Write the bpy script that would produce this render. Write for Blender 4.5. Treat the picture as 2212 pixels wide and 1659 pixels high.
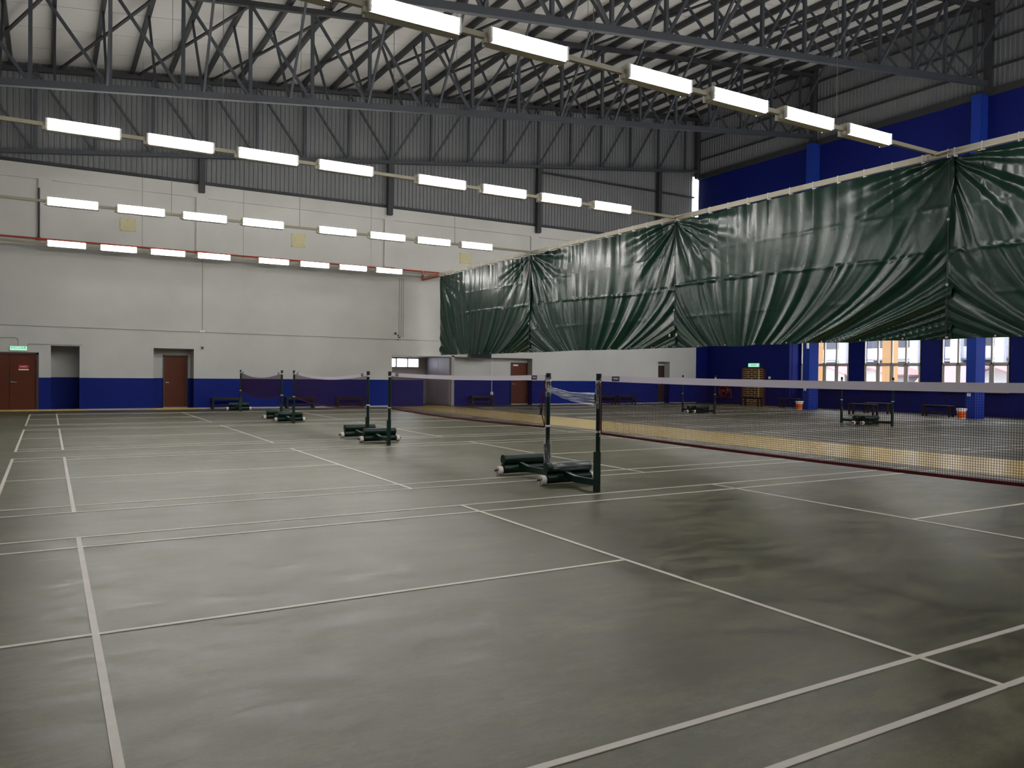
import bpy, math, random
from mathutils import Vector, Matrix
random.seed(7)
scene = bpy.context.scene
for o in list(bpy.data.objects):
    bpy.data.objects.remove(o, do_unlink=True)
COL = scene.collection

# ------------------------------------------------------------------ camera
YAW, PITCH, ROLL = 0.53394, -0.01359, 0.01178
CAM = Vector((-6.162, -8.195, 1.551))
fw = Vector((math.sin(YAW) * math.cos(PITCH), math.cos(YAW) * math.cos(PITCH), math.sin(PITCH)))
rt = Vector((math.cos(YAW), -math.sin(YAW), 0))
up = rt.cross(fw)
r2 = rt * math.cos(ROLL) + up * math.sin(ROLL)
u2 = up * math.cos(ROLL) - rt * math.sin(ROLL)
cam_data = bpy.data.cameras.new('camera')
cam = bpy.data.objects.new('camera', cam_data)
COL.objects.link(cam)
M = Matrix.Identity(4)
for i in range(3):
    M[i][0], M[i][1], M[i][2], M[i][3] = r2[i], u2[i], -fw[i], CAM[i]
cam.matrix_world = M
cam_data.sensor_fit = 'HORIZONTAL'
cam_data.sensor_width = 36.0
cam_data.lens = 36.0 * 1694.4 / 2212.0
cam_data.clip_end = 500
scene.camera = cam

# ------------------------------------------------------------------ sky and exposure
SKY = 9.5
TUBE = 72.0
world = bpy.data.worlds.new('overcast_sky')
scene.world = world
world.use_nodes = True
bg = world.node_tree.nodes['Background']
bg.inputs[0].default_value = (0.93, 0.95, 1.0, 1)
bg.inputs[1].default_value = SKY
scene.view_settings.view_transform = 'Standard'
scene.view_settings.look = 'None'
scene.view_settings.exposure = 0.0
scene.view_settings.gamma = 1.0
scene.view_settings.use_curve_mapping = False

# ------------------------------------------------------------------ helpers
def lin(r, g, b):
    f = lambda c: (c / 255.0) / 12.92 if c <= 10.3 else (((c / 255.0) + 0.055) / 1.055) ** 2.4
    return (f(r), f(g), f(b), 1.0)

def newmat(name):
    m = bpy.data.materials.new(name)
    m.use_nodes = True
    return m, m.node_tree, m.node_tree.nodes, m.node_tree.links, m.node_tree.nodes['Principled BSDF']

def mat(name, rgb, rough=0.5, metal=0.0, noise=0.0, nscale=4.0, bump=0.0, bscale=40.0, spec=0.5, emit=None, estr=0.0):
    m, nt, N, L, P = newmat(name)
    c = rgb if len(rgb) == 4 else lin(*rgb)
    P.inputs['Base Color'].default_value = c
    P.inputs['Roughness'].default_value = rough
    P.inputs['Metallic'].default_value = metal
    P.inputs['Specular IOR Level'].default_value = spec
    if noise > 0:
        tc = N.new('ShaderNodeNewGeometry')
        nz = N.new('ShaderNodeTexNoise'); nz.inputs['Scale'].default_value = nscale; nz.inputs['Detail'].default_value = 6
        L.new(tc.outputs['Position'], nz.inputs['Vector'])
        mx = N.new('ShaderNodeMix'); mx.data_type = 'RGBA'
        mx.inputs[6].default_value = tuple(v * (1 - noise) for v in c[:3]) + (1,)
        mx.inputs[7].default_value = tuple(min(1, v * (1 + noise)) for v in c[:3]) + (1,)
        L.new(nz.outputs['Fac'], mx.inputs[0])
        L.new(mx.outputs[2], P.inputs['Base Color'])
    if bump > 0:
        tc = N.new('ShaderNodeNewGeometry')
        nz = N.new('ShaderNodeTexNoise'); nz.inputs['Scale'].default_value = bscale; nz.inputs['Detail'].default_value = 4
        L.new(tc.outputs['Position'], nz.inputs['Vector'])
        bp = N.new('ShaderNodeBump'); bp.inputs['Strength'].default_value = bump; bp.inputs['Distance'].default_value = 0.02
        L.new(nz.outputs['Fac'], bp.inputs['Height'])
        L.new(bp.outputs['Normal'], P.inputs['Normal'])
    if emit:
        P.inputs['Emission Color'].default_value = emit if len(emit) == 4 else lin(*emit)
        P.inputs['Emission Strength'].default_value = estr
    return m

def dado_mat(name, top, low, split, rough=0.55):
    """wall painted in two colours, the lower band up to a given height"""
    m, nt, N, L, P = newmat(name)
    g = N.new('ShaderNodeNewGeometry')
    s = N.new('ShaderNodeSeparateXYZ'); L.new(g.outputs['Position'], s.inputs[0])
    gt = N.new('ShaderNodeMath'); gt.operation = 'GREATER_THAN'; gt.inputs[1].default_value = split
    L.new(s.outputs['Z'], gt.inputs[0])
    nz = N.new('ShaderNodeTexNoise'); nz.inputs['Scale'].default_value = 0.7; nz.inputs['Detail'].default_value = 8
    L.new(g.outputs['Position'], nz.inputs['Vector'])
    rp = N.new('ShaderNodeValToRGB')
    rp.color_ramp.elements[0].position = 0.3; rp.color_ramp.elements[1].position = 0.7
    t = lin(*top)
    rp.color_ramp.elements[0].color = tuple(v * 0.88 for v in t[:3]) + (1,)
    rp.color_ramp.elements[1].color = t
    L.new(nz.outputs['Fac'], rp.inputs[0])
    mx = N.new('ShaderNodeMix'); mx.data_type = 'RGBA'
    L.new(gt.outputs[0], mx.inputs[0])
    mx.inputs[6].default_value = lin(*low)
    L.new(rp.outputs[0], mx.inputs[7])
    L.new(mx.outputs[2], P.inputs['Base Color'])
    P.inputs['Roughness'].default_value = rough
    P.inputs['Specular IOR Level'].default_value = 0.12
    return m

class MB:
    def __init__(s):
        s.v = []; s.f = []
    def quad(s, a, b, c, d):
        n = len(s.v); s.v += [tuple(a), tuple(b), tuple(c), tuple(d)]; s.f.append((n, n + 1, n + 2, n + 3)); return s
    def box(s, x0, x1, y0, y1, z0, z1):
        n = len(s.v)
        s.v += [(x0, y0, z0), (x1, y0, z0), (x1, y1, z0), (x0, y1, z0), (x0, y0, z1), (x1, y0, z1), (x1, y1, z1), (x0, y1, z1)]
        for q in ((0, 3, 2, 1), (4, 5, 6, 7), (0, 1, 5, 4), (1, 2, 6, 5), (2, 3, 7, 6), (3, 0, 4, 7)):
            s.f.append(tuple(n + i for i in q))
        return s
    def bar(s, p, q, w, h, upv=(0, 0, 1)):
        """rectangular bar from p to q; w across, h along the up vector"""
        p = Vector(p); q = Vector(q); d = (q - p).normalized(); u = Vector(upv)
        if abs(d.dot(u)) > 0.98: u = Vector((1, 0, 0))
        a = d.cross(u).normalized(); b = a.cross(d).normalized()
        a = a * (w / 2); b = b * (h / 2); n = len(s.v)
        for e in (p, q):
            s.v += [tuple(e - a - b), tuple(e + a - b), tuple(e + a + b), tuple(e - a + b)]
        for f in ((0, 3, 2, 1), (4, 5, 6, 7), (0, 1, 5, 4), (1, 2, 6, 5), (2, 3, 7, 6), (3, 0, 4, 7)):
            s.f.append(tuple(n + i for i in f))
        return s
    def cyl(s, p, q, r, n=12, caps=True, r1=None):
        p = Vector(p); q = Vector(q); d = (q - p).normalized()
        u = Vector((0, 0, 1)) if abs(d.z) < 0.9 else Vector((1, 0, 0))
        a = d.cross(u).normalized(); b = a.cross(d).normalized(); r1 = r if r1 is None else r1
        k = len(s.v)
        for e, rr in ((p, r), (q, r1)):
            for i in range(n):
                t = 2 * math.pi * i / n
                s.v.append(tuple(e + a * (rr * math.cos(t)) + b * (rr * math.sin(t))))
        for i in range(n):
            j = (i + 1) % n
            s.f.append((k + i, k + j, k + n + j, k + n + i))
        if caps:
            s.f.append(tuple(k + i for i in reversed(range(n)))); s.f.append(tuple(k + n + i for i in range(n)))
        return s
    def tube(s, pts, r, n=8):
        for a, b in zip(pts[:-1], pts[1:]): s.cyl(a, b, r, n)
        return s
    def torus(s, c, axis, R, r, n=20, m=8):
        c = Vector(c); ax = Vector(axis).normalized(); u = Vector((0, 0, 1)) if abs(ax.z) < 0.9 else Vector((1, 0, 0))
        a = ax.cross(u).normalized(); b = a.cross(ax); k = len(s.v)
        for i in range(n):
            t = 2 * math.pi * i / n; d = a * math.cos(t) + b * math.sin(t)
            for j in range(m):
                w = 2 * math.pi * j / m
                s.v.append(tuple(c + d * (R + r * math.cos(w)) + ax * (r * math.sin(w))))
        for i in range(n):
            for j in range(m):
                i2 = (i + 1) % n; j2 = (j + 1) % m
                s.f.append((k + i * m + j, k + i2 * m + j, k + i2 * m + j2, k + i * m + j2))
        return s
    def mesh(s, name, m, smooth=False):
        me = bpy.data.meshes.new(name); me.from_pydata(s.v, [], s.f); me.update()
        me.materials.append(m)
        if smooth:
            for p in me.polygons: p.use_smooth = True
        return me
    def build(s, name, m, parent=None, smooth=False):
        return put(name, s.mesh(name, m, smooth), parent)

def put(name, me, parent=None, loc=None):
    """link an object; meshes are in world coordinates (or thing-local when the thing stands at the origin)"""
    o = bpy.data.objects.new(name, me); COL.objects.link(o)
    if loc is not None: o.location = loc
    if parent is not None:
        o.parent = parent
        o.matrix_parent_inverse = Matrix.Translation(-parent.location)
    return o

def smooth_angle(o, deg=35):
    me = o.data
    for p in me.polygons: p.use_smooth = True
    try: me.set_sharp_from_angle(angle=math.radians(deg))
    except Exception: pass
    return o

def tag(o, label=None, cat=None, group=None, kind=None):
    if label: o['label'] = label
    if cat: o['category'] = cat
    if group: o['group'] = group
    if kind: o['kind'] = kind
    return o

def empty(name, loc=(0, 0, 0)):
    o = bpy.data.objects.new(name, None); COL.objects.link(o); o.location = loc; o.empty_display_size = 0.2
    return o

def struct(o):
    o['kind'] = 'structure'; return o

def copy_tree(o, parent=None):
    c = o.copy(); COL.objects.link(c)
    if parent is not None:
        c.parent = parent; c.matrix_parent_inverse = o.matrix_parent_inverse.copy()
    for ch in o.children: copy_tree(ch, c)
    return c

ORD = ['first', 'second', 'third', 'fourth', 'fifth', 'sixth', 'seventh', 'eighth', 'ninth', 'tenth']
def ordinal(i):
    return ORD[i] if i < 10 else '%dth' % (i + 1)

# ------------------------------------------------------------------ materials
WHITEW = dado_mat('white_wall_blue_dado', (190, 189, 184), (4, 25, 102), 1.20)
PLASTER = mat('grey_plaster', (158, 152, 150), 0.7, noise=0.06, nscale=2)
BLUE = mat('dark_blue_paint', (8, 20, 88), 0.6, noise=0.05, nscale=1.5, spec=0.15)
BLUELIT = mat('daylit_blue_paint', (20, 46, 128), 0.6, noise=0.06, nscale=6, spec=0.15)  # the wall's blue made lighter to stand in for daylight on the columns
CLAD = mat('grey_cladding', (104, 106, 107), 0.5, noise=0.12, nscale=0.8)
STEEL = mat('painted_steel', (50, 54, 60), 0.55, noise=0.2, nscale=2.0)
STEELD = mat('dark_steel', (38, 39, 42), 0.6, noise=0.2, nscale=2.0)
ROOFW = mat('white_roof_lining', (186, 184, 180), 0.7, noise=0.07, nscale=1.2)
RAILM = mat('drab_rail', (150, 142, 120), 0.5, noise=0.06, nscale=6)
CREAM = mat('cream_metal', (182, 176, 158), 0.45, noise=0.06, nscale=6)
WHITEM = mat('white_enamel', (225, 222, 214), 0.35)
GREENM = mat('dark_green_enamel', (9, 36, 28), 0.35, noise=0.15, nscale=14, spec=0.3)
BLACK = mat('black_plastic', (14, 14, 15), 0.45)
BENCHM = mat('dark_bench_wood', (20, 15, 15), 0.5, noise=0.2, nscale=10, spec=0.3)
DOORW = mat('brown_door', (80, 35, 14), 0.55, noise=0.12, nscale=5, spec=0.2)
DOORD = mat('dark_brown_door', (44, 22, 16), 0.5, noise=0.12, nscale=5)
FRAMEB = mat('dark_door_frame', (48, 20, 14), 0.5)
CHROME = mat('brushed_steel', (190, 186, 178), 0.3, metal=0.9)
REDP = mat('red_pipe_paint', (165, 52, 30), 0.45)
REDS = mat('red_sign', (190, 20, 28), 0.4)
YELLOW = mat('yellow_floor_paint', (184, 160, 96), 0.27, noise=0.12, nscale=2.5)
LINE = mat('white_court_paint', (196, 190, 180), 0.5, noise=0.12, nscale=9)
WHEEL = mat('white_wheel', (222, 208, 204), 0.5)
TAPE = mat('white_net_tape', (222, 214, 228), 0.7)
MESHM = mat('dark_net_cord', (44, 18, 24), 0.8, spec=0.1)
REDC = mat('dark_red_cord', (84, 12, 22), 0.7, spec=0.2)
PURPLE = mat('purple_badge', (44, 20, 62), 0.5)
ROPE = mat('white_rope', (215, 215, 212), 0.8)
BEIGE = mat('beige_board', (186, 178, 140), 0.7, noise=0.15, nscale=9)
CONDUIT = mat('grey_conduit', (140, 138, 132), 0.5)
WIRE = mat('thin_wire', (70, 68, 66), 0.6)
ORANGE = mat('orange_label', (222, 92, 22), 0.45, noise=0.25, nscale=30)
TUBEM = mat('lit_tube', (255, 255, 255), 0.4, emit=(1.0, 0.985, 0.955, 1), estr=TUBE)
EXITG = mat('lit_exit_panel', (200, 255, 225), 0.4, emit=(0.38, 1.0, 0.68, 1), estr=0.7)
EXITD = mat('green_letters', (4, 66, 40), 0.6, spec=0.1)
WINF = mat('white_window_frame', (180, 172, 164), 0.45)
CREAMBAR = mat('cream_grille', (190, 168, 110), 0.5)
LILAC = mat('lilac_door', (150, 142, 152), 0.5, noise=0.05, nscale=3)

def floor_mat():
    m, nt, N, L, P = newmat('green_grey_sports_floor')
    g = N.new('ShaderNodeNewGeometry')
    mp = N.new('ShaderNodeMapping'); mp.inputs['Scale'].default_value = (0.9, 1.9, 1.0)
    L.new(g.outputs['Position'], mp.inputs['Vector'])
    n1 = N.new('ShaderNodeTexNoise'); n1.inputs['Scale'].default_value = 0.45; n1.inputs['Detail'].default_value = 7; n1.inputs['Roughness'].default_value = 0.6
    n2 = N.new('ShaderNodeTexNoise'); n2.inputs['Scale'].default_value = 2.2; n2.inputs['Detail'].default_value = 10; n2.inputs['Roughness'].default_value = 0.75
    n3 = N.new('ShaderNodeTexNoise'); n3.inputs['Scale'].default_value = 55; n3.inputs['Detail'].default_value = 3
    for n in (n1, n2, n3): L.new(mp.outputs[0], n.inputs['Vector'])
    r1 = N.new('ShaderNodeValToRGB')
    e = r1.color_ramp.elements
    e[0].position = 0.32; e[0].color = lin(70, 66, 47)
    e[1].position = 0.68; e[1].color = lin(102, 98, 80)
    e.new(0.5).color = lin(83, 82, 62)
    L.new(n1.outputs['Fac'], r1.inputs[0])
    r2 = N.new('ShaderNodeValToRGB')
    r2.color_ramp.elements[0].position = 0.42; r2.color_ramp.elements[0].color = (0.5, 0.48, 0.44, 1)
    r2.color_ramp.elements[1].position = 0.58; r2.color_ramp.elements[1].color = (1.2, 1.2, 1.2, 1)
    L.new(n2.outputs['Fac'], r2.inputs[0])
    mx = N.new('ShaderNodeMix'); mx.data_type = 'RGBA'; mx.blend_type = 'MULTIPLY'; mx.inputs[0].default_value = 0.85
    L.new(r1.outputs[0], mx.inputs[6]); L.new(r2.outputs[0], mx.inputs[7])
    r3 = N.new('ShaderNodeValToRGB')
    r3.color_ramp.elements[0].position = 0.3; r3.color_ramp.elements[0].color = (0.86, 0.86, 0.86, 1)
    r3.color_ramp.elements[1].position = 0.7; r3.color_ramp.elements[1].color = (1.06, 1.06, 1.06, 1)
    L.new(n3.outputs['Fac'], r3.inputs[0])
    m2 = N.new('ShaderNodeMix'); m2.data_type = 'RGBA'; m2.blend_type = 'MULTIPLY'; m2.inputs[0].default_value = 1.0
    L.new(mx.outputs[2], m2.inputs[6]); L.new(r3.outputs[0], m2.inputs[7])
    L.new(m2.outputs[2], P.inputs['Base Color'])
    rr = N.new('ShaderNodeMapRange'); rr.inputs[1].default_value = 0.3; rr.inputs[2].default_value = 0.7
    rr.inputs[3].default_value = 0.30; rr.inputs[4].default_value = 0.52
    L.new(n2.outputs['Fac'], rr.inputs[0]); L.new(rr.outputs[0], P.inputs['Roughness'])
    P.inputs['Specular IOR Level'].default_value = 0.22
    bp = N.new('ShaderNodeBump'); bp.inputs['Strength'].default_value = 0.03; bp.inputs['Distance'].default_value = 0.01
    L.new(n2.outputs['Fac'], bp.inputs['Height']); L.new(bp.outputs['Normal'], P.inputs['Normal'])
    return m
FLOORM = floor_mat()

def tarp_mat():
    m, nt, N, L, P = newmat('green_tarpaulin')
    g = N.new('ShaderNodeNewGeometry')
    nz = N.new('ShaderNodeTexNoise'); nz.inputs['Scale'].default_value = 3.0; nz.inputs['Detail'].default_value = 5
    L.new(g.outputs['Position'], nz.inputs['Vector'])
    rp = N.new('ShaderNodeValToRGB')
    rp.color_ramp.elements[0].color = lin(9, 36, 27); rp.color_ramp.elements[0].position = 0.3
    rp.color_ramp.elements[1].color = lin(15, 46, 35); rp.color_ramp.elements[1].position = 0.7
    L.new(nz.outputs['Fac'], rp.inputs[0]); L.new(rp.outputs[0], P.inputs['Base Color'])
    P.inputs['Roughness'].default_value = 0.27
    P.inputs['Specular IOR Level'].default_value = 0.28
    n2 = N.new('ShaderNodeTexNoise'); n2.inputs['Scale'].default_value = 9.0; n2.inputs['Detail'].default_value = 5
    mp = N.new('ShaderNodeMapping'); mp.inputs['Scale'].default_value = (1, 1.6, 0.7)
    L.new(g.outputs['Position'], mp.inputs['Vector']); L.new(mp.outputs[0], n2.inputs['Vector'])
    bp = N.new('ShaderNodeBump'); bp.inputs['Strength'].default_value = 0.16; bp.inputs['Distance'].default_value = 0.02
    L.new(n2.outputs['Fac'], bp.inputs['Height']); L.new(bp.outputs['Normal'], P.inputs['Normal'])
    return m
TARP = tarp_mat()

def glass_mat(name, tint=(0.95, 0.97, 1.0, 1), gloss=0.08):
    m, nt, N, L, P = newmat(name)
    N.remove(P)
    t = N.new('ShaderNodeBsdfTransparent'); t.inputs[0].default_value = tint
    gl = N.new('ShaderNodeBsdfGlossy'); gl.inputs['Roughness'].default_value = 0.05
    mx = N.new('ShaderNodeMixShader'); mx.inputs[0].default_value = gloss
    L.new(t.outputs[0], mx.inputs[1]); L.new(gl.outputs[0], mx.inputs[2])
    L.new(mx.outputs[0], N['Material Output'].inputs[0])
    return m
GLASS = glass_mat('window_glass')

def film_mat(name, scale, amin, amax):
    m, nt, N, L, P = newmat(name)
    P.inputs['Base Color'].default_value = lin(215, 220, 222)
    P.inputs['Roughness'].default_value = 0.2
    g = N.new('ShaderNodeNewGeometry')
    mp = N.new('ShaderNodeMapping'); mp.inputs['Scale'].default_value = scale
    L.new(g.outputs['Position'], mp.inputs['Vector'])
    nz = N.new('ShaderNodeTexNoise'); nz.inputs['Scale'].default_value = 1.0; nz.inputs['Detail'].default_value = 3
    L.new(mp.outputs[0], nz.inputs['Vector'])
    rp = N.new('ShaderNodeValToRGB')
    rp.color_ramp.elements[0].position = 0.45; rp.color_ramp.elements[0].color = (amin, amin, amin, 1)
    rp.color_ramp.elements[1].position = 0.68; rp.color_ramp.elements[1].color = (amax, amax, amax, 1)
    L.new(nz.outputs['Fac'], rp.inputs[0]); L.new(rp.outputs[0], P.inputs['Alpha'])
    return m
FILM = film_mat('stretched_plastic_film', (20, 2, 90), 0.30, 0.95)
FILM2 = film_mat('thin_plastic_film', (4, 30, 26), 0.05, 0.42)
FILM3 = film_mat('wound_plastic_film', (40, 40, 5), 0.08, 0.6)

# ------------------------------------------------------------------ the setting
XL, XR, YN, YF = -9.0, 25.45, -16.0, 24.8      # hall outline
def zroof(x): return 13.22 + 0.118 * x

floor = struct(MB().box(XL - 0.3, 27.3, YN - 0.3, 28.2, -0.15, 0.0).build('floor', FLOORM))
tag(floor, 'green-grey painted concrete floor of the hall')

# painted bands and court lines are parts of the floor
MB().box(7.0, 9.75, YN, 25.2, 0, 0.003).build('yellow_walkway', YELLOW, floor)
MB().box(25.0, 26.25, 18.9, 22.6, 0, 0.003).build('yellow_wall_line', YELLOW, floor)
W2 = 0.02
def court(yo, xc):
    """doubles court 13.4 x 6.1 m with its net at x = xc, sidelines at yo and yo + 6.1"""
    def ln(x0, x1, y0, y1):
        MB().box(x0, x1, y0, y1, 0, 0.004 if x1 - x0 > 1 else 0.0046).build('court_line', LINE, floor)
    for y in (0.02, 0.48, 5.62, 6.08):
        ln(xc - 6.7, xc + 6.7, yo + y - W2, yo + y + W2)
    for sx in (-1, 1):
        for x in (2.0, 5.92, 6.68):
            ln(xc + sx * x - W2, xc + sx * x + W2, yo, yo + 6.1)
        a, b = sorted((xc + sx * 2.0, xc + sx * 6.68))
        ln(a, b, yo + 3.05 - W2, yo + 3.05 + W2)
for yo in (-13.6, -6.1, 1.41, 8.81, 16.23): court(yo, 0.0)
for yo in (1.1, 8.95, 16.65): court(yo, 17.0)

# far wall: lower white-and-blue masonry
wall_far = MB()
w = wall_far
def lower(x0, x1, z0, z1): w.box(x0, x1, YF, YF + 0.2, z0, z1)
w.box(XL, XR, YF, YF + 0.2, 2.36, 6.02)
lower(XL, -8.25, 0, 2.36); lower(-8.25, -6.46, 2.10, 2.36); lower(-6.46, -6.085, 0, 2.36)
lower(-5.174, -2.678, 0, 2.36)
lower(-1.227, 7.09, 0, 2.36)
lower(7.09, 14.5, 2.29, 2.36)
lower(14.5, 22.66, 0, 2.36)
lower(22.66, 23.49, 2.285, 2.36)
lower(23.49, XR, 0, 2.36)
# upper part with sunk panels between pilasters and a top beam
w.box(XL, XR, YF + 0.10, YF + 0.2, 6.02, 8.33)
w.box(XL, XR, YF, YF + 0.2, 8.33, 8.84)
for a, b in ((-6.49, -6.07), (-1.17, -0.73), (6.68, 7.1), (14.36, 14.8), (22.0, 22.4)):
    w.box(a, b, YF, YF + 0.10, 6.02, 8.33)
# recesses behind the openings
def recess(x0, x1, y1, ztop):
    w.box(x0 - 0.15, x0, YF + 0.2, y1, 0, ztop + 0.1)
    w.box(x1, x1 + 0.15, YF + 0.2, y1, 0, ztop + 0.1)
    w.box(x0 - 0.15, x1 + 0.15, y1, y1 + 0.15, 0, ztop + 0.1)
    w.box(x0 - 0.15, x1 + 0.15, YF + 0.2, y1, ztop, ztop + 0.15)
w.box(-8.4, -6.3, YF + 0.2, YF + 0.35, 0, 2.36)  # added backing, keeps sky light from leaking through the double-door gap
recess(-6.085, -5.174, 26.2, 2.36)
recess(-2.678, -1.227, 25.7, 2.34)
recess(10.20, 14.5, 25.28, 2.30)
recess(22.66, 23.49, 25.3, 2.285)
WF = struct(wall_far.build('wall_far', WHITEW))
tag(WF, 'white end wall with blue dado and sunk upper panels')
# low kerb at its foot, yellow at the doorways
kb = MB()
for a, b in ((-4.9, -2.85), (-1.1, 7.0)): kb.box(a, b, YF - 0.22, YF, 0, 0.055)
struct(kb.build('trim_2', PLASTER))
ky = MB()
for a, b in ((XL, -4.9), (-2.85, -1.1)): ky.box(a, b, YF - 0.22, YF, 0, 0.055)
struct(ky.build('trim_3', YELLOW))
# light skirting along its foot
sk = MB()
for a, b in ((14.5, 22.66), (23.49, XR)):
    sk.box(a, b, YF - 0.02, YF, 0, 0.05)
struct(sk.build('baseboard_far', PLASTER))
tag(struct(MB().box(7.09, 8.64, YF + 0.02, YF + 0.16, 0, 1.19).build('wall_partition', BLUE)), 'half-height blue partition in front of the recess')

# deep recess with the ribbon window
rc = MB()
rc.box(6.9, 7.09, YF + 0.2, 27.7, 0, 2.6)
rc.box(10.06, 10.2, YF, 27.7, 0, 2.36)
rc.box(6.9, 10.2, YF + 0.2, 27.7, 2.29, 2.45)
rc.box(6.9, 8.0, 27.6, 27.75, 0, 2.4); rc.box(8.0, 9.66, 27.6, 27.75, 0, 1.77); rc.box(9.66, 10.2, 27.6, 27.75, 0, 2.4)
rc.box(8.0, 9.66, 27.6, 27.75, 2.24, 2.4)
WR = struct(rc.build('wall_recess', PLASTER))
wn = empty('window_4', (8.83, 27.6, 1.77)); struct(wn); tag(wn, 'high ribbon window of bright panes in the recess')
fr = MB()
for x in (8.02, 8.42, 9.02, 9.62): fr.box(x - 0.03, x + 0.03, 27.56, 27.66, 1.77, 2.24)
fr.box(8.0, 9.66, 27.56, 27.66, 1.77, 1.81); fr.box(8.0, 9.66, 27.56, 27.66, 2.20, 2.24)
fr.build('window_frame', WINF, wn)
for a, b in ((8.05, 8.39), (8.45, 8.99), (9.05, 9.59)):
    MB().box(a, b, 27.61, 27.616, 1.81, 2.20).build('pane', GLASS, wn)
d = empty('door_5', (10.03, 26.2, 0)); struct(d); tag(d, 'pale lilac double door on the side of the recess')
for a, b in ((24.98, 26.2), (26.22, 27.5)):
    MB().box(10.02, 10.06, a, b, 0.02, 2.25).build('door_leaf', LILAC, d)

# other walls of the hall
lw = MB().box(XL - 0.2, XL, YN, YF + 0.2, 0, 12.4)
struct(lw.build('wall_left', WHITEW))
nw = MB(); nw.box(XL, XR, YN - 0.2, YN, 0, 12.0)
n0 = len(nw.v)
struct(nw.build('wall_near', WHITEW))

# right side: recessed window bay, solid blue wall, upper blue wall
rw = MB()
YWIN = [(16.08, 18.84), (12.47, 15.23), (8.75, 11.49), (5.0, 7.75), (1.25, 4.0), (-2.5, 0.25), (-6.25, -3.5), (-10.0, -7.25), (-13.75, -11.0)]  # windows outside the view are added for more daylight
ZS, ZT = 1.10, 3.95
rw.box(26.3, 26.5, 19.0, YF + 0.2, 0, 4.45)        # solid wall beside the grille
rw.box(26.5, 27.2, 18.98, 19.12, 0, 4.45)          # jog
ys = 19.0
for y0, y1 in YWIN:
    rw.box(27.0, 27.2, y1, ys, 0, 4.45)
    rw.box(27.0, 27.2, y0, y1, 0, ZS)
    rw.box(27.0, 27.2, y0, y1, ZT, 4.45)
    ys = y0
rw.box(27.0, 27.2, YN, ys, 0, 4.45)
rw.box(XR, 26.5, YF, YF + 0.2, 0, 4.45)            # short return at the far corner
rw.box(25.2, 27.2, YN - 0.2, YF + 0.2, 4.45, 4.65) # bay ceiling
rw.box(XR, 27.2, YN - 0.2, YN, 0, 4.45)
RW = struct(rw.build('wall_right', BLUE)); tag(RW, 'dark blue side wall with the recessed window bay')
uw = MB().box(25.2, 25.4, YN, 24.55, 4.3, 12.55)
struct(uw.build('wall_right_upper', BLUE))
for k, yc in enumerate((16.69, 8.98, 0.9, -7.2)):
    c = MB(); c.box(24.7, 25.35, yc - 0.185, yc + 0.185, 0, 12.55)
    o = c.build('wall_right_column', BLUELIT); struct(o)
tr = MB().box(25.12, 25.2, YN, 24.55, 12.5, 12.78); struct(tr.build('trim_1', STEELD))

# white roof lining in strips running up the slope
roof = empty('ceiling', (0, 0, 13.2)); struct(roof); tag(roof, 'white lined mono-pitch roof above the trusses')
y = YN - 0.2; k = 0
while y < YF + 0.4:
    y1 = min(y + 0.94, YF + 0.45)
    s_ = MB(); dz = 0.012 * (k % 2)
    n = 0
    a0, a1 = XL - 0.3, 25.7
    s_.v = [(a0, y, zroof(a0) + dz), (a1, y, zroof(a1) + dz), (a1, y1 - 0.012, zroof(a1) + dz), (a0, y1 - 0.012, zroof(a0) + dz),
            (a0, y, zroof(a0) + 0.08), (a1, y, zroof(a1) + 0.08), (a1, y1 + 0.02, zroof(a1) + 0.08), (a0, y1 + 0.02, zroof(a0) + 0.08)]
    s_.f = [(0, 3, 2, 1), (4, 5, 6, 7), (0, 1, 5, 4), (1, 2, 6, 5), (2, 3, 7, 6), (3, 0, 4, 7)]
    s_.build('roof_panel', ROOFW, roof)
    y = y1; k += 1

# ribbed cladding: far gable and right side, in sheets
def clad_sheet(name, parent, u0, u1, zb, ztf, place):
    """trapezoidal sheet between u0 and u1; place(u, depth, z) -> point"""
    m = MB(); p = 0.18; prof = []
    u = u0
    while u < u1 - 1e-6:
        for du, dp in ((0.0, 0.0), (0.115, 0.0), (0.13, 0.045), (0.165, 0.045)):
            if u + du <= u1 + 1e-6: prof.append((u + du, dp))
        u += p
    prof.append((u1, 0.0))
    for (ua, da) in prof:
        m.v.append(place(ua, da, zb)); m.v.append(place(ua, da, ztf(ua)))
    for i in range(len(prof) - 1):
        m.f.append((2 * i, 2 * i + 2, 2 * i + 3, 2 * i + 1))
    return m.build(name, CLAD, parent)
cf = empty('wall_far_cladding', (8, YF + 0.1, 8.84)); struct(cf); tag(cf, 'grey ribbed steel cladding above the far white wall')
u = XL
while u < 25.0:
    u1 = min(u + 0.9, 25.10)
    clad_sheet('cladding_sheet', cf, u, u1, 8.8, lambda a: zroof(a) + 0.05, lambda a, dpt, z: (a, YF + 0.12 - dpt, z))
    u = u1
MB().box(XL, 25.2, YF + 0.02, YF + 0.12, 8.84, 8.98).build('flashing', STEELD, cf)
MB().box(XL, 25.2, YF - 0.05, YF + 0.0, 8.86, 8.90).build('flashing', STEELD, cf)
MB().box(24.95, 25.45, YF + 0.0, YF + 0.14, 12.75, 16.4).build('corner_sheet', CLAD, cf)
cr = empty('wall_right_cladding', (25.3, 4, 12.6)); struct(cr); tag(cr, 'dark ribbed cladding above the blue side wall')
u = YN
while u < YF + 0.1:
    u1 = min(u + 0.9, YF + 0.12)
    clad_sheet('cladding_sheet', cr, u, u1, 12.6, lambda a: zroof(25.3) + 0.1, lambda a, dpt, z: (25.32 - dpt, a, z))
    u = u1
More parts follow.
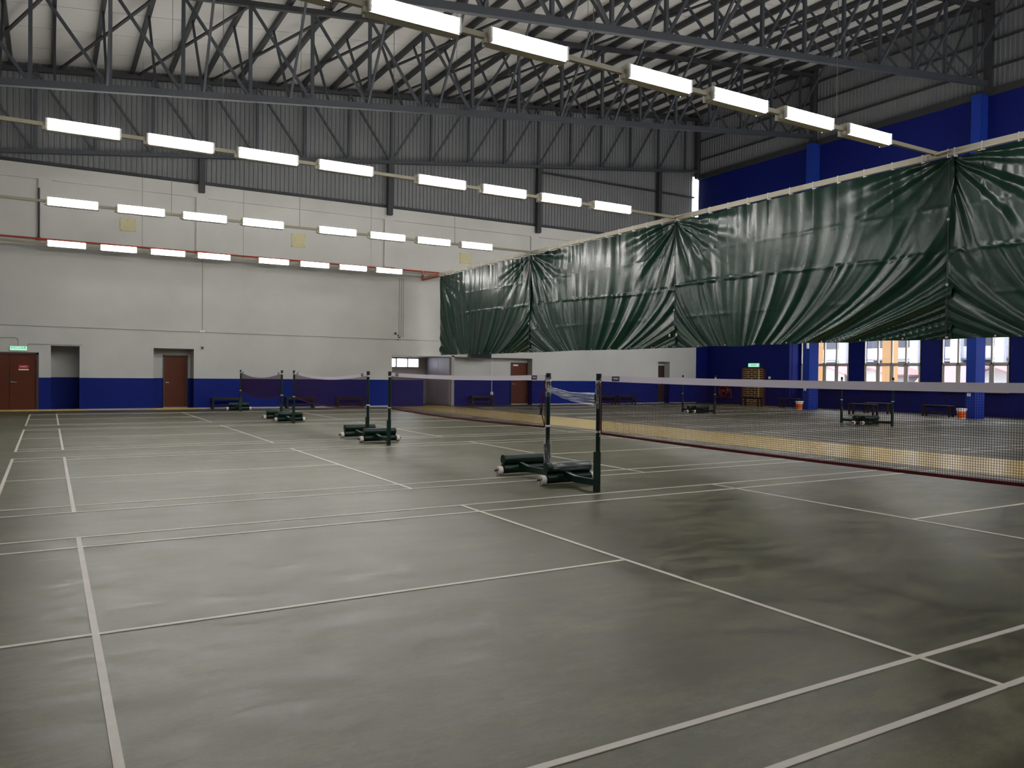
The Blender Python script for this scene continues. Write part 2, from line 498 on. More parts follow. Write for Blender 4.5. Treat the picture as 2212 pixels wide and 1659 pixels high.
for z in (13.55, 14.6, 15.5):
    MB().box(25.18, 25.26, YN, YF, z, z + 0.08).build('girt', STEELD, cr)
# girts and stub columns of the far gable
for x in (-1.0, 6.85, 14.65, 22.4):
    MB().box(x - 0.11, x + 0.11, YF - 0.28, YF - 0.06, 8.5, 10.0 + 0.118 * x).build('stub_column', STEELD, cf)
MB().box(14.8, 25.1, YF - 0.06, YF + 0.06, 11.52, 11.60).build('girt', STEELD, cf)

# ------------------------------------------------------------------ roof steel
PUR = [-8.6 + 1.28 * k for k in range(27)]
NODE = [-8.53 + 1.92 * k for k in range(18)]
def truss(yc, label, kick=True):
    t = empty('roof_truss', (8, yc, 10.9)); tag(t, label, 'truss', 'roof trusses across the hall')
    lo = lambda x: 10.0 + 0.118 * x
    hi = lambda x: 12.88 + 0.118 * x
    far = yc > 24
    th = 0.14 if far else 0.20
    MB().bar((XL, yc, lo(XL)), (25.1, yc, lo(25.1)), 0.16, th).build('bottom_chord', STEEL, t)
    MB().bar((XL, yc, hi(XL)), (25.1, yc, hi(25.1)), 0.16, 0.16).build('top_chord', STEELD, t)
    for x in NODE:
        MB().bar((x, yc, lo(x)), (x, yc, hi(x)), 0.10, 0.10, (0, 1, 0)).build('upright', STEEL, t)
    for i in range(len(NODE) - 1):
        a, b = NODE[i], NODE[i + 1]
        if b < 6.9: p, q = (a, yc, hi(a)), (b, yc, lo(b))
        else: p, q = (a, yc, lo(a)), (b, yc, hi(b))
        MB().bar(p, q, 0.08, 0.08, (0, 1, 0)).build('diagonal', STEEL, t)
    x = NODE[-1]
    MB().bar((25.05, yc, lo(25) - 0.4), (25.05, yc, hi(25) + 0.3), 0.22, 0.22, (0, 1, 0)).build('end_post', STEELD, t)
    if kick:
        for kx, x in enumerate(PUR):
            if x > 24.8: continue
            for s in ((-1, 1) if kx % 2 else (1,)):
                yy = yc + s * 2.2
                if yy > YF - 0.1: continue
                MB().bar((x, yc + s * 0.06, lo(x) + 0.08), (x, yy, zroof(x) - 0.2), 0.07, 0.07, (1, 0, 0)).build('knee_brace', STEEL, t)
    return t
truss(24.5, 'truss against the ribbed far gable wall', kick=False)
truss(16.8, 'truss in mid hall, the one whose lower chord crosses the far gable')
truss(8.75, 'nearest truss seen at the top right above the row of lights')
truss(0.7, 'truss directly above the nearest row of lights, over the camera')
for k, x in enumerate(PUR):
    z = zroof(x) - 0.12
    o = MB().box(x - 0.06, x + 0.06, YN, YF - 0.02, z - 0.1, z + 0.1).build('purlin', STEELD)
    tag(o, 'dark steel purlin under the white roof, %s counted from the left side' % ordinal(k), 'purlin', 'purlins under the white roof')
bi = 0
for (ya, yb) in ((24.45, 16.8), (16.8, 8.75), (8.75, 0.7)):
    n = 0
    x = -8.4
    while x < 22.5:
        o = MB().bar((x, ya, zroof(x) - 0.27), (x + 2.56, yb, zroof(x + 2.56) - 0.27), 0.09, 0.06).build('roof_brace', STEELD)
        where = {24.45: 'last bay before the far gable', 16.8: 'middle bay', 8.75: 'nearest bay'}[ya]
        tag(o, 'slanting roof brace in the %s, %s from the left' % (where, ordinal(n)), 'brace', 'slanting braces under the roof')
        x += 2.56 if ya > 20 else 5.12; n += 1

# ------------------------------------------------------------------ light rows
FX = [-6.22, -4.58, -2.93, -1.30, 0.96, 2.61, 4.24, 5.85]; FLEN = 1.21
ZL = 5.9
def make_fixture(two):
    t = empty('batten_light')
    m = MB()
    m.box(0, FLEN, -0.07, 0.07, -0.105, 0.105); m.box(0.02, FLEN - 0.02, -0.06, 0.11 if not two else 0.06, -0.115, -0.105)
    smooth = m.build('housing', CREAM, t)
    MB().box(0.0, FLEN, -0.082, -0.070, -0.105, 0.105).build('reflector', WHITEM, t)
    if two: MB().box(0.0, FLEN, 0.070, 0.082, -0.105, 0.105).build('reflector', WHITEM, t)
    for s in ((-1, 1) if two else (-1,)):
        for z in (-0.07, 0.0, 0.07):
            MB().cyl((0.035, s * 0.102, z), (FLEN - 0.035, s * 0.102, z), 0.017, 8, caps=False).build('tube', TUBEM, t)
        for x in (0.0, FLEN - 0.03):
            MB().box(x, x + 0.03, min(s * 0.082, s * 0.12), max(s * 0.082, s * 0.12), -0.095, 0.095).build('lamp_holder', WHITEM, t)
    MB().box(-0.05, 0.0, -0.05, 0.03, -0.10, -0.037).build('bracket', CREAM, t)
    return t
ROWS = [(0.78, 'nearest and largest visible row', True),
        (8.2, 'second visible row', True), (15.7, 'third visible row', True),
        (23.72, 'row closest to the far wall', False)]
f2 = None; f1 = None
for yr, rname, two in ROWS:
    for i, x in enumerate(FX):
        if two:
            if f2 is None: f2 = make_fixture(True); o = f2
            else: o = copy_tree(f2)
        else:
            if f1 is None: f1 = make_fixture(False); o = f1
            else: o = copy_tree(f1)
        o.location = (x, yr, ZL)
        tag(o, 'lit batten light, %s from left in the %s' % (ordinal(i), rname), 'light', 'batten lights, ' + rname)
    r = empty('light_rail', (0, yr, ZL)); tag(r, 'thin cream rail carrying lights, %s' % rname, 'rail', 'light rails')
    xa = XL + 0.02
    for x in FX + [8.70]:
        MB().box(xa, x, yr - 0.03, yr + 0.03, ZL - 0.035, ZL + 0.035).build('rail_beam', RAILM, r)
        xa = x + FLEN
    for x in (-3.2, 0.4, 5.65):
        MB().cyl((x, yr, ZL + 0.03), (x, yr, zroof(x)), 0.006, 5).build('hanger_wire', WIRE, r)

# assumed rows, added unseen behind the tarpaulin to light the right hall
for yr, rname, two in ((-7.6, 'near row', True), (0.2, 'second row', True), (8.05, 'third row', True), (15.85, 'far row', True)):
    for i, x in enumerate(FX):
        o = copy_tree(f2); o.location = (x + 16.5, yr, ZL)
        tag(o, 'added lit batten light, unseen behind the tarpaulin, %s from left in the %s' % (ordinal(i), rname), 'light', 'added batten lights behind the tarpaulin')
    r = empty('light_rail', (16.5, yr, ZL)); tag(r, 'added thin cream rail, unseen behind the tarpaulin, %s' % rname, 'rail', 'light rails')
    xa = 8.82
    for x in FX + [8.5]:
        MB().box(xa, x + 16.5, yr - 0.03, yr + 0.03, ZL - 0.035, ZL + 0.035).build('rail_beam', RAILM, r)
        xa = x + 16.5 + FLEN

# ------------------------------------------------------------------ dividing curtain
XC = 8.75; ZCT, ZCB = 5.80, 2.29
rail = empty('curtain_rail', (XC, 4, 5.88)); tag(rail, 'long cream beam the green tarpaulin hangs from', 'rail')
yy = -14.0
while yy < 24.7:
    y1 = min(yy + 3.0, 24.75)
    MB().box(XC - 0.045, XC + 0.045, yy, y1 - 0.012, 5.83, 5.95).build('rail_segment', CREAM, rail)
    yy = y1
for x in (0.78, 8.2, 15.7):
    MB().bar((XC - 0.05, x - 0.22, 5.93), (XC - 0.22, x - 0.02, 5.86), 0.03, 0.03).build('corner_cleat', CREAM, rail)
    MB().bar((XC - 0.05, x + 0.22, 5.93), (XC - 0.22, x + 0.02, 5.86), 0.03, 0.03).build('corner_cleat', CREAM, rail)

def n1(seed):
    rnd = random.Random(seed); tab = [rnd.uniform(-1, 1) for _ in range(512)]
    def f(x):
        i = math.floor(x); t = x - i; t = t * t * (3 - 2 * t)
        return tab[i % 512] * (1 - t) + tab[(i + 1) % 512] * t
    return f
def ridge(v):   # rounded fold profile
    return 1 - abs(v) ** 0.8 * 1.6
def curtain(ya, yb, label, seed, ub=0.42, kk=0.5):
    """tarpaulin from ya (left, far) to yb (right, near)"""
    t = empty('green_tarpaulin', (XC, (ya + yb) / 2, ZCB)); tag(t, label, 'curtain', 'green tarpaulin panels of the divider')
    f1, f2, f3, f4 = n1(seed), n1(seed + 1), n1(seed + 2), n1(seed + 3)
    NU = int(abs(ya - yb) / 0.028); NV = 110
    width = abs(ya - yb)
    H = ZCT - ZCB
    nh = max(3, int(width / 0.62))
    m = MB()
    for j in range(NV + 1):
        v = j / NV
        for i in range(NU + 1):
            u = i / NU
            s = u * width
            # fold lines leave the edges straight and sweep towards the lower middle
            pw = 1 - kk * v ** 2.6
            phi = (ub + (u - ub) / max(0.25, pw)) * width
            edge = min(1.0, min(u, 1 - u) / 0.10)
            near_edge = 1 - edge
            amp = 0.030 + 0.075 * min(1, v * 1.3) * (0.55 + 0.45 * math.sin(3.0 * phi / width + seed))
            fine = min(1.0, pw / 0.55)
            dpt = 0.8 * amp * f1(phi * 1.7 + seed) + 0.016 * fine * f2(phi * 4.6) * min(1, 0.2 + v) + 0.003 * fine * f3(phi * 11.0 + 3 * v)
            dpt += (0.004 + 0.030 * v) * (1 - 2 * abs(f4(phi * 2.6 + 9))) * (0.6 + 0.4 * f3(phi * 0.9))
            dpt += 0.010 * v * fine * (1 - 2 * abs(f1(phi * 5.5 + 70))) * max(0.0, f2(phi * 0.8 + v * 1.5 + 30))
            # strong swag folds fanning out from the two upper corners
            for cu, sg in ((0.0, 1), (1.0, -1)):
                du = abs(u - cu) * width + 0.05; dv = v * H + 0.05
                ang = math.atan2(du, dv); rr = math.hypot(du, dv)
                fade = math.exp(-((rr - 1.0) / 1.5) ** 2) * (1 if du < 2.2 else max(0, 1 - (du - 2.2)))
                dpt += 0.045 * fade * f4(ang * 9.0 + seed * 3 + sg)
            # gathers below each hanging point
            hp = (s / width) * nh; fr = hp - math.floor(hp)
            tri = abs(fr - 0.5) * 2           # 1 at a hanging point
            top = math.exp(-v / 0.10)
            dpt += 0.05 * top * (1 - tri) * (0.5 + 0.5 * f2(math.floor(hp) * 1.7 + seed))
            dpt += 0.022 * math.exp(-v / 0.22) * math.sin((fr - 0.5) * 9.0 * (1 - 0.5 * v)) * f3(math.floor(hp) * 2.3)
            # welded seams run across
            for vs, ds in ((0.52 + 0.02 * math.sin(u * 3 + seed), 0.02), (0.27, 0.007), (0.76, 0.007)):
                dd = (v - vs) / 0.010
                if abs(dd) < 3: dpt += ds * math.exp(-dd * dd) * (0.6 + 0.6 * f1(s * 3 + vs * 40))
            if v > 0.515: dpt += 0.018 * f3(phi * 7.0 + 40) * math.exp(-(v - 0.515) / 0.12)
            zt = ZCT - 0.045 * (1 - tri) * (0.6 + 0.4 * f1(math.floor(hp)))
            zb = ZCB - 0.015 * f2(s * 1.3) + (0.02 if seed % 2 else 0.0)
            z = zt + (zb - zt) * v
            yv = ya + (yb - ya) * u
            if i in (0, NU): yv += 0.02 * f1(v * 9 + i) * (1 if i else -1)
            m.v.append((XC - dpt - 0.02, yv, z))
    for j in range(NV):
        for i in range(NU):
            a = j * (NU + 1) + i
            m.f.append((a, a + NU + 1, a + NU + 2, a + 1))
    m.build('sheet', TARP, t, smooth=True)
    # ties round the rail
    for h in range(nh + 1):
        yv = ya + (yb - ya) * h / nh
        MB().box(XC - 0.055, XC + 0.055, yv - 0.008, yv + 0.008, 5.79, 5.96).build('tie', ROPE, rail)
    # hem eyelets
    ne = int(width / 0.9)
    for h in range(ne + 1):
        yv = ya + (yb - ya) * min(0.99, max(0.01, h / ne))
        MB().cyl((XC - 0.075, yv, ZCB + 0.05), (XC - 0.065, yv, ZCB + 0.05), 0.018, 10).build('eyelet', CHROME, t)
    return t
c1 = curtain(23.30, 15.75, 'green tarpaulin panel at the far end by the white wall', 3, 0.40, 0.55)
c2 = curtain(15.82, 8.13, 'green tarpaulin panel second from the far end', 11, 0.45, 0.6)
c3 = curtain(8.20, 0.47, 'wide green tarpaulin panel with sweeping folds below the nearest lights', 23, 0.30, 0.62)
c4 = curtain(0.60, -7.1, 'green tarpaulin panel cut by the right picture edge', 37, 0.5, 0.55)
for yv, c in ((15.80, c2), (8.18, c3), (0.55, c4)):
    MB().bar((XC - 0.06, yv, ZCT - 0.1), (XC - 0.06, yv, ZCB + 0.1), 0.012, 0.012).build('lacing_cord', BLACK, c)
    for z in (3.35, 4.6):
        MB().torus((XC - 0.07, yv, z), (1, 0, 0), 0.02, 0.008, 12, 6).build('cord_knot', ROPE, c)
for yv, c in ((8.05, c3), (8.32, c2)):
    MB().box(XC - 0.10, XC - 0.09, yv - 0.03, yv + 0.03, 2.62, 2.70).build('paper_tag', BEIGE, c)

# red pipe with bracket along the far wall, and the bracket at the rail end
rp = empty('red_pipe', (0, YF - 0.12, 6.17)); tag(rp, 'thin red pipe running along the far white wall above the lights', 'pipe')
MB().cyl((XL, YF - 0.10, 6.19), (9.8, YF - 0.10, 6.14), 0.028, 8).build('pipe_run', REDP, rp)
for x in (-6.3, -1.0, 6.9): MB().cyl((x - 0.25, YF - 0.10, 6.17), (x + 0.25, YF - 0.10, 6.17), 0.042, 8).build('pipe_clamp', REDP, rp)
o = MB().cyl((-6.47, YF - 0.04, 6.2), (-6.47, YF - 0.04, 8.0), 0.03, 8); o.cyl((-6.47, YF - 0.04, 6.16), (-6.47, YF - 0.04, 6.26), 0.045, 8)
o = o.build('down_pipe', STEELD); tag(o, 'dark vertical pipe on the far wall above the red pipe at the left', 'pipe')
rb = empty('red_bracket', (8.5, YF - 0.1, 5.8)); tag(rb, 'red angle bracket hung from the red pipe at the rail end', 'bracket')
MB().bar((8.50, YF - 0.1, 6.14), (8.50, YF - 0.1, 5.72), 0.07, 0.07, (0, 1, 0)).build('hanger', REDP, rb)
MB().bar((8.50, YF - 0.1, 5.76), (8.72, 23.4, 5.80), 0.06, 0.06).build('arm', REDP, rb)

# ------------------------------------------------------------------ fittings of the far wall
dd = empty('door_1', (-7.35, YF, 0)); struct(dd); tag(dd, 'brown double door at the left edge under the exit sign')
fr = MB(); fr.box(-8.25, -8.17, YF + 0.0, YF + 0.12, 0, 2.10); fr.box(-6.54, -6.46, YF, YF + 0.12, 0, 2.10); fr.box(-8.25, -6.46, YF, YF + 0.12, 2.03, 2.10)
fr.build('door_frame', FRAMEB, dd)
MB().box(-8.17, -7.355, YF + 0.06, YF + 0.10, 0.03, 2.03).build('door_leaf', DOORW, dd)
lf = MB().box(-7.345, -6.54, YF + 0.06, YF + 0.10, 0.03, 2.03).build('door_leaf', DOORW, dd)
MB().box(-8.17, -6.54, YF + 0.0, YF + 0.12, 0, 0.03).build('sill', PLASTER, dd)
h = MB(); h.cyl((-7.29, YF + 0.06, 1.04), (-7.29, YF - 0.01, 1.04), 0.022, 10); h.bar((-7.29, YF - 0.01, 1.04), (-7.13, YF - 0.01, 1.025), 0.02, 0.02)
h.build('handle', CHROME, dd)
MB().box(-7.40, -7.30, YF + 0.04, YF + 0.06, 1.08, 1.16).build('lock_plate', BLACK, dd)
pl = empty('door_plaque', (-6.92, YF + 0.05, 1.46)); tag(pl, 'red plaque with a white strip below on the brown double door', 'sign')
MB().box(-7.08, -6.77, YF + 0.045, YF + 0.06, 1.52, 1.645).build('red_plate', REDS, pl)
MB().box(-7.03, -6.83, YF + 0.040, YF + 0.045, 1.575, 1.59).build('plate_text', WHITEM, pl)
MB().box(-7.08, -6.77, YF + 0.045, YF + 0.06, 1.455, 1.50).build('white_strip', WHITEM, pl)

def text_mesh(s, size, m, name):
    cu = bpy.data.curves.new(name, 'FONT'); cu.body = s; cu.size = size; cu.extrude = 0.002; cu.align_x = 'CENTER'; cu.align_y = 'CENTER'
    o = bpy.data.objects.new(name, cu); COL.objects.link(o)
    dg = bpy.context.evaluated_depsgraph_get()
    me = bpy.data.meshes.new_from_object(o.evaluated_get(dg))
    bpy.data.objects.remove(o, do_unlink=True)
    me.materials.clear(); me.materials.append(m)
    return me
def exit_sign(name, c, along, label, letters):
    """lit sign; along = 'x' faces -Y, 'y' faces -X"""
    t = empty(name, c); tag(t, label, 'exit sign')
    c = Vector(c)
    if along == 'x':
        MB().box(c.x - 0.26, c.x + 0.26, c.y - 0.06, c.y, c.z - 0.075, c.z + 0.075).build('sign_body', WHITEM, t)
        MB().box(c.x - 0.25, c.x + 0.25, c.y - 0.066, c.y - 0.06, c.z - 0.068, c.z + 0.068).build('lit_panel', EXITG, t)
    else:
        MB().box(c.x - 0.06, c.x, c.y - 0.37, c.y + 0.37, c.z - 0.10, c.z + 0.10).build('sign_body', WHITEM, t)
        MB().box(c.x - 0.066, c.x - 0.06, c.y - 0.36, c.y + 0.36, c.z - 0.09, c.z + 0.09).build('lit_panel', EXITG, t)
    me = text_mesh('KELUAR', letters, EXITD, 'sign_letters')
    o = bpy.data.objects.new('sign_letters', me); COL.objects.link(o); o.parent = t
    if along == 'x':
        o.rotation_euler = (math.pi / 2, 0, 0); o.location = (0, -0.068, 0.01)
    else:
        o.rotation_euler = (math.pi / 2, 0, -math.pi / 2); o.location = (-0.068, 0, 0.01)
    return t
exit_sign('exit_sign', (-7.08, YF, 2.235), 'x', 'lit green exit sign reading KELUAR above the brown double door', 0.13)

# conduits on the wall
def conduit(label, pts, r=0.012, m=CONDUIT, name='wall_conduit'):
    o = MB().tube(pts, r, 6).build(name, m); tag(o, label, 'conduit', 'conduits on the far wall'); return o
yw = YF - 0.015
conduit('long horizontal conduit across the far wall above the doors', [(XL, yw, 3.06), (9.4, yw, 3.0)])
conduit('bent conduit dropping onto the left exit sign', [(XL, yw, 2.60), (-7.15, yw, 2.61), (-7.09, yw, 2.55), (-7.09, yw, 2.31)])
conduit('short conduit from the exit sign to the open passage', [(-6.82, yw, 2.32), (-6.78, yw, 2.40), (-5.1, yw, 2.40)])
cb = empty('wall_conduit', (-0.93, yw, 3.1)); tag(cb, 'vertical conduit ending in a small white box left of mid wall', 'conduit', 'conduits on the far wall')
MB().tube([(-0.93, yw, 5.9), (-0.93, yw, 3.1)], 0.012, 6).build('pipe_run', CONDUIT, cb)
MB().box(-1.02, -0.84, YF - 0.05, YF, 3.04, 3.10).build('end_box', WHITEM, cb)
for k, x in enumerate((7.40, 7.50, 7.60)):
    conduit('%s of three parallel conduits beside the curtain end' % ('left', 'middle', 'right')[k].replace('left', 'leftmost').replace('right', 'rightmost'), [(x, yw, 5.75), (x, yw, 3.12)], 0.016)
conduit('white conduit dropping to the socket beside the far bench', [(12.34, YF + 0.26, 2.29), (12.36, YF + 0.26, 0.62)], 0.014, WHITEM)
for k, (x, z, lab) in enumerate(((-0.92, 2.42, 'small black sensor on the white wall right of the brown recessed door'), (7.23, 3.28, 'small black sensor left of the three conduits'))):
    s_ = MB(); s_.box(x - 0.04, x + 0.04, YF - 0.05, YF, z - 0.04, z + 0.04); s_.cyl((x, YF - 0.05, z), (x, YF - 0.09, z), 0.025, 10)
    tag(s_.build('wall_sensor', BLACK), lab, 'sensor')
sj = MB()
for x, z in ((7.36, 3.2), (7.38, 3.12), (7.44, 3.1), (7.36, 3.0)): sj.box(x - 0.025, x + 0.025, YF - 0.05, YF, z - 0.02, z + 0.02)
tag(sj.build('cable_clips', BLACK), 'cluster of black cable clips under the three conduits', 'clip')
so = empty('wall_socket', (12.36, YF + 0.24, 0.57)); tag(so, 'white socket at the end of the conduit above the far bench', 'socket')
MB().box(12.29, 12.43, YF + 0.24, YF + 0.28, 0.50, 0.64).build('back_box', WHITEM, so)
MB().box(12.32, 12.40, YF + 0.232, YF + 0.24, 0.53, 0.61).build('face_plate', TAPE, so)
# hanging wires in front of the wall
for k, x in enumerate((-3.4, -2.5, 4.6, 2.2)):
    pass
# vent boards
for k, (x, z, w_, h_) in enumerate(((-3.58, 7.0, 0.27, 0.24), (2.87, 7.02, 0.29, 0.28), (10.76, 6.95, 0.30, 0.25))):
    t = empty('vent_board', (x, YF + 0.06, z - h_)); tag(t, ['beige square board with a stained corner high on the far wall, leftmost', 'beige square board high on the far wall between two light rows, middle one', 'beige square board high on the far wall nearest the curtain'][k], 'board', 'beige boards high on the far wall')
    MB().box(x - w_, x + w_, YF + 0.07, YF + 0.10, z - h_, z + h_).build('panel', BEIGE, t)
    s_ = MB()
    for a, b in ((-1, -1), (1, -1), (1, 1), (-1, 1)): s_.cyl((x + a * w_ * 0.88, YF + 0.07, z + b * h_ * 0.88), (x + a * w_ * 0.88, YF + 0.06, z + b * h_ * 0.88), 0.012, 6)
    s_.build('screws', STEELD, t)

def single_door(n, x0, x1, y, z1, label, m, handle_x, plate=False):
    t = empty('door_%d' % n, ((x0 + x1) / 2, y, 0)); struct(t); tag(t, label)
    f = MB(); f.box(x0 - 0.05, x0, y - 0.06, y, 0.04, z1 + 0.05); f.box(x1, x1 + 0.05, y - 0.06, y, 0.04, z1 + 0.05); f.box(x0 - 0.05, x1 + 0.05, y - 0.06, y, z1, z1 + 0.05)
    f.build('door_frame', FRAMEB, t)
    MB().box(x0, x1, y - 0.04, y, 0.05, z1).build('door_leaf', m, t)
    MB().box(x0 - 0.05, x1 + 0.05, y - 0.10, y, 0, 0.05).build('sill', PLASTER, t)
    h = MB(); h.cyl((handle_x, y - 0.04, 1.03), (handle_x, y - 0.10, 1.03), 0.02, 8)
    h.bar((handle_x, y - 0.10, 1.03), (handle_x + 0.10, y - 0.10, 1.02), 0.02, 0.02); h.build('handle', CHROME, t)
    if plate: MB().box(x0 + 0.06, x0 + 0.34, y - 0.055, y - 0.04, z1 - 0.12, z1 - 0.05).build('name_plate', WHITEM, t)
    return t
single_door(2, -2.19, -1.38, 25.7, 2.07, 'brown door in the recess between the two blue wall stretches', DOORW, -2.12)
single_door(3, 13.60, 14.44, 25.28, 2.04, 'reddish brown door with a white name plate beyond the net', DOORW, 13.66, True)
single_door(4, 22.86, 23.46, 25.3, 2.03, 'dark brown door in the narrow opening by the blue corner', DOORD, 22.95)
# flat black screen under the edge of the curtain
tv = empty('wall_screen', (11.5, YF - 0.1, 2.2)); tag(tv, 'flat black screen on the far wall just below the curtain hem', 'screen')
MB().box(10.9, 12.1, YF - 0.14, YF - 0.08, 2.21, 2.90).build('casing', BLACK, tv)
MB().box(10.94, 12.06, YF - 0.145, YF - 0.14, 2.26, 2.86).build('glass_front', mat('screen_glass', (8, 8, 10), 0.45, spec=0.15), tv)
MB().box(11.3, 11.7, YF - 0.08, YF, 2.4, 2.7).build('mount', STEELD, tv)

# ------------------------------------------------------------------ benches
def make_bench():
    t = empty('bench')
    MB().box(-0.60, 0.60, -0.16, -0.005, 0.42, 0.46).build('seat_board', BENCHM, t)
    MB().box(-0.60, 0.60, 0.005, 0.16, 0.42, 0.46).build('seat_board', BENCHM, t)
    for x in (-0.55, 0.55):
        for yv in (-0.13, 0.13): MB().box(x - 0.035, x + 0.035, yv - 0.03, yv + 0.03, 0, 0.42).build('leg', BENCHM, t)
        MB().box(x - 0.02, x + 0.02, -0.10, 0.10, 0.14, 0.18).build('end_rail', BENCHM, t)
    MB().box(-0.52, 0.52, -0.02, 0.02, 0.14, 0.18).build('stretcher', BENCHM, t)
    MB().box(-0.52, 0.52, -0.14, -0.12, 0.36, 0.42).build('apron', BENCHM, t)
    return t
BEN = [(-0.05, 24.35, 0, 'dark bench against the blue dado behind the farthest net stand'), (2.86, 24.4, 0, 'dark bench at the blue wall behind the left part of the third net'),
       (5.0, 24.4, 0, 'dark bench at the blue wall behind the right part of the third net'), (11.75, 24.95, 0, 'dark bench in the shallow recess left of the name-plate door'),
       (18.75, 24.4, 0, 'left of the two dark benches end to end by the far wall'), (20.1, 24.4, 0, 'right of the two dark benches end to end by the far wall'),
       (25.2, 20.45, 1, 'dark bench in front of the brick-patterned grille'), (25.6, 18.3, 1, 'dark bench behind the farther orange bucket'),
       (22.95, 12.4, 1, 'dark bench out on the floor, nearest the nets in the right hall'), (24.8, 13.0, 1, 'dark bench by the window wall behind the loose bench'),
       (25.0, 10.45, 1, 'dark bench under the windows beside the nearer orange bucket')]
b0 = None
for x, yv, rot, lab in BEN:
    if b0 is None: b0 = make_bench(); o = b0
    else: o = copy_tree(b0)
    o.location = (x, yv, 0); o.rotation_euler = (0, 0, math.pi / 2 if rot else 0)
    tag(o, lab, 'bench', 'dark benches along the walls')

# ------------------------------------------------------------------ net stands
def make_stand():
    t = empty('net_stand')
    MB().box(-0.04, 0.035, -0.03, 0.03, 0, 0.53).build('post_foot', GREENM, t)
    smooth_angle(MB().cyl((0.01, 0, 0.5), (0.01, 0, 1.5), 0.031, 14).build('post', GREENM, t))
    smooth_angle(MB().cyl((0.01, 0, 1.47), (0.01, 0, 1.56), 0.036, 14).build('post_cap', BLACK, t))
    a = MB(); a.bar((0, 0.02, 0.12), (0, 0.5, 0.11), 0.06, 0.085); a.bar((0, 0.49, 0.11), (0.0, 0.74, 0.15), 0.06, 0.085)
    a.build('arm', GREENM, t)
    for z, nm in ((0.087, 'weight_roller'), (0.232, 'weight_roller')):
        q = MB(); q.cyl((-0.25, 0.85, z), (0.49, 0.85, z), 0.073, 22)
        smooth_angle(q.build(nm, GREENM, t))
    for x0, x1 in ((-0.34, -0.27), (0.51, 0.58)):
        q = MB(); q.cyl((x0, 0.85, 0.068), (x1, 0.85, 0.068), 0.066, 20)
        wh = smooth_angle(q.build('wheel', WHEEL, t))
        xs = -0.34 if x0 < 0 else 0.58; s = -1 if x0 < 0 else 1
        q = MB(); q.cyl((xs, 0.85, 0.068), (xs + s * 0.05, 0.85, 0.068), 0.014, 8)
        for an in (0.6, 2.7, 4.8):
            cy, cz = 0.85 + 0.04 * math.cos(an), 0.068 + 0.04 * math.sin(an)
            q.cyl((xs + s * 0.002, cy, cz), (xs + s * 0.003, cy, cz), 0.012, 8)
        q.build('hub', BLACK, wh)
        wh_axle = MB().cyl((min(x1, x0 + 0.06) - 0.02, 0.85, 0.068), (x1 + 0.02, 0.85, 0.068), 0.02, 8).build('axle', GREENM, t)
    for z in (1.46, 0.80):
        q = MB(); q.torus((0.012, 0, z), (0, 0, 1), 0.037, 0.008, 14, 6); q.torus((0.012, 0, z - 0.018), (0, 0.15, 1), 0.037, 0.008, 14, 6)
        q.build('rope_tie', ROPE, t)
    return t
ST = [(0.08, 0.13, 0, 'nearest net stand, holding the far end of the near net'), (0.08, 1.34, 0, 'net stand wrapped in plastic film just behind the nearest one'),
      (0.06, 7.44, 0, 'net stand at the far end of the second net'), (0.06, 8.74, 0, 'net stand at the near end of the third net'),
      (0.05, 14.92, 0, 'net stand at the far end of the third net'), (0.05, 16.32, 0, 'net stand at the near end of the farthest net'),
      (0.04, 22.3, 0, 'farthest net stand in front of the left bench'), (0.08, -6.2, 1, 'net stand at the near end of the near net, right of the camera'),
      (17.05, 16.79, 1, 'left stand of the farther pair in the right hall'), (17.05, 14.93, 0, 'right stand of the farther pair in the right hall'),
      (17.0, 9.0, 1, 'left stand of the nearer pair in the right hall'), (17.0, 7.14, 0, 'right stand of the nearer pair in the right hall')]
s0 = None
for x, yv, rot, lab in ST:
    if s0 is None: s0 = make_stand(); o = s0
    else: o = copy_tree(s0)
    o.location = (x, yv, 0); o.rotation_euler = (0, 0, math.pi if rot else 0)
    tag(o, lab, 'net stand', 'wheeled badminton net stands')

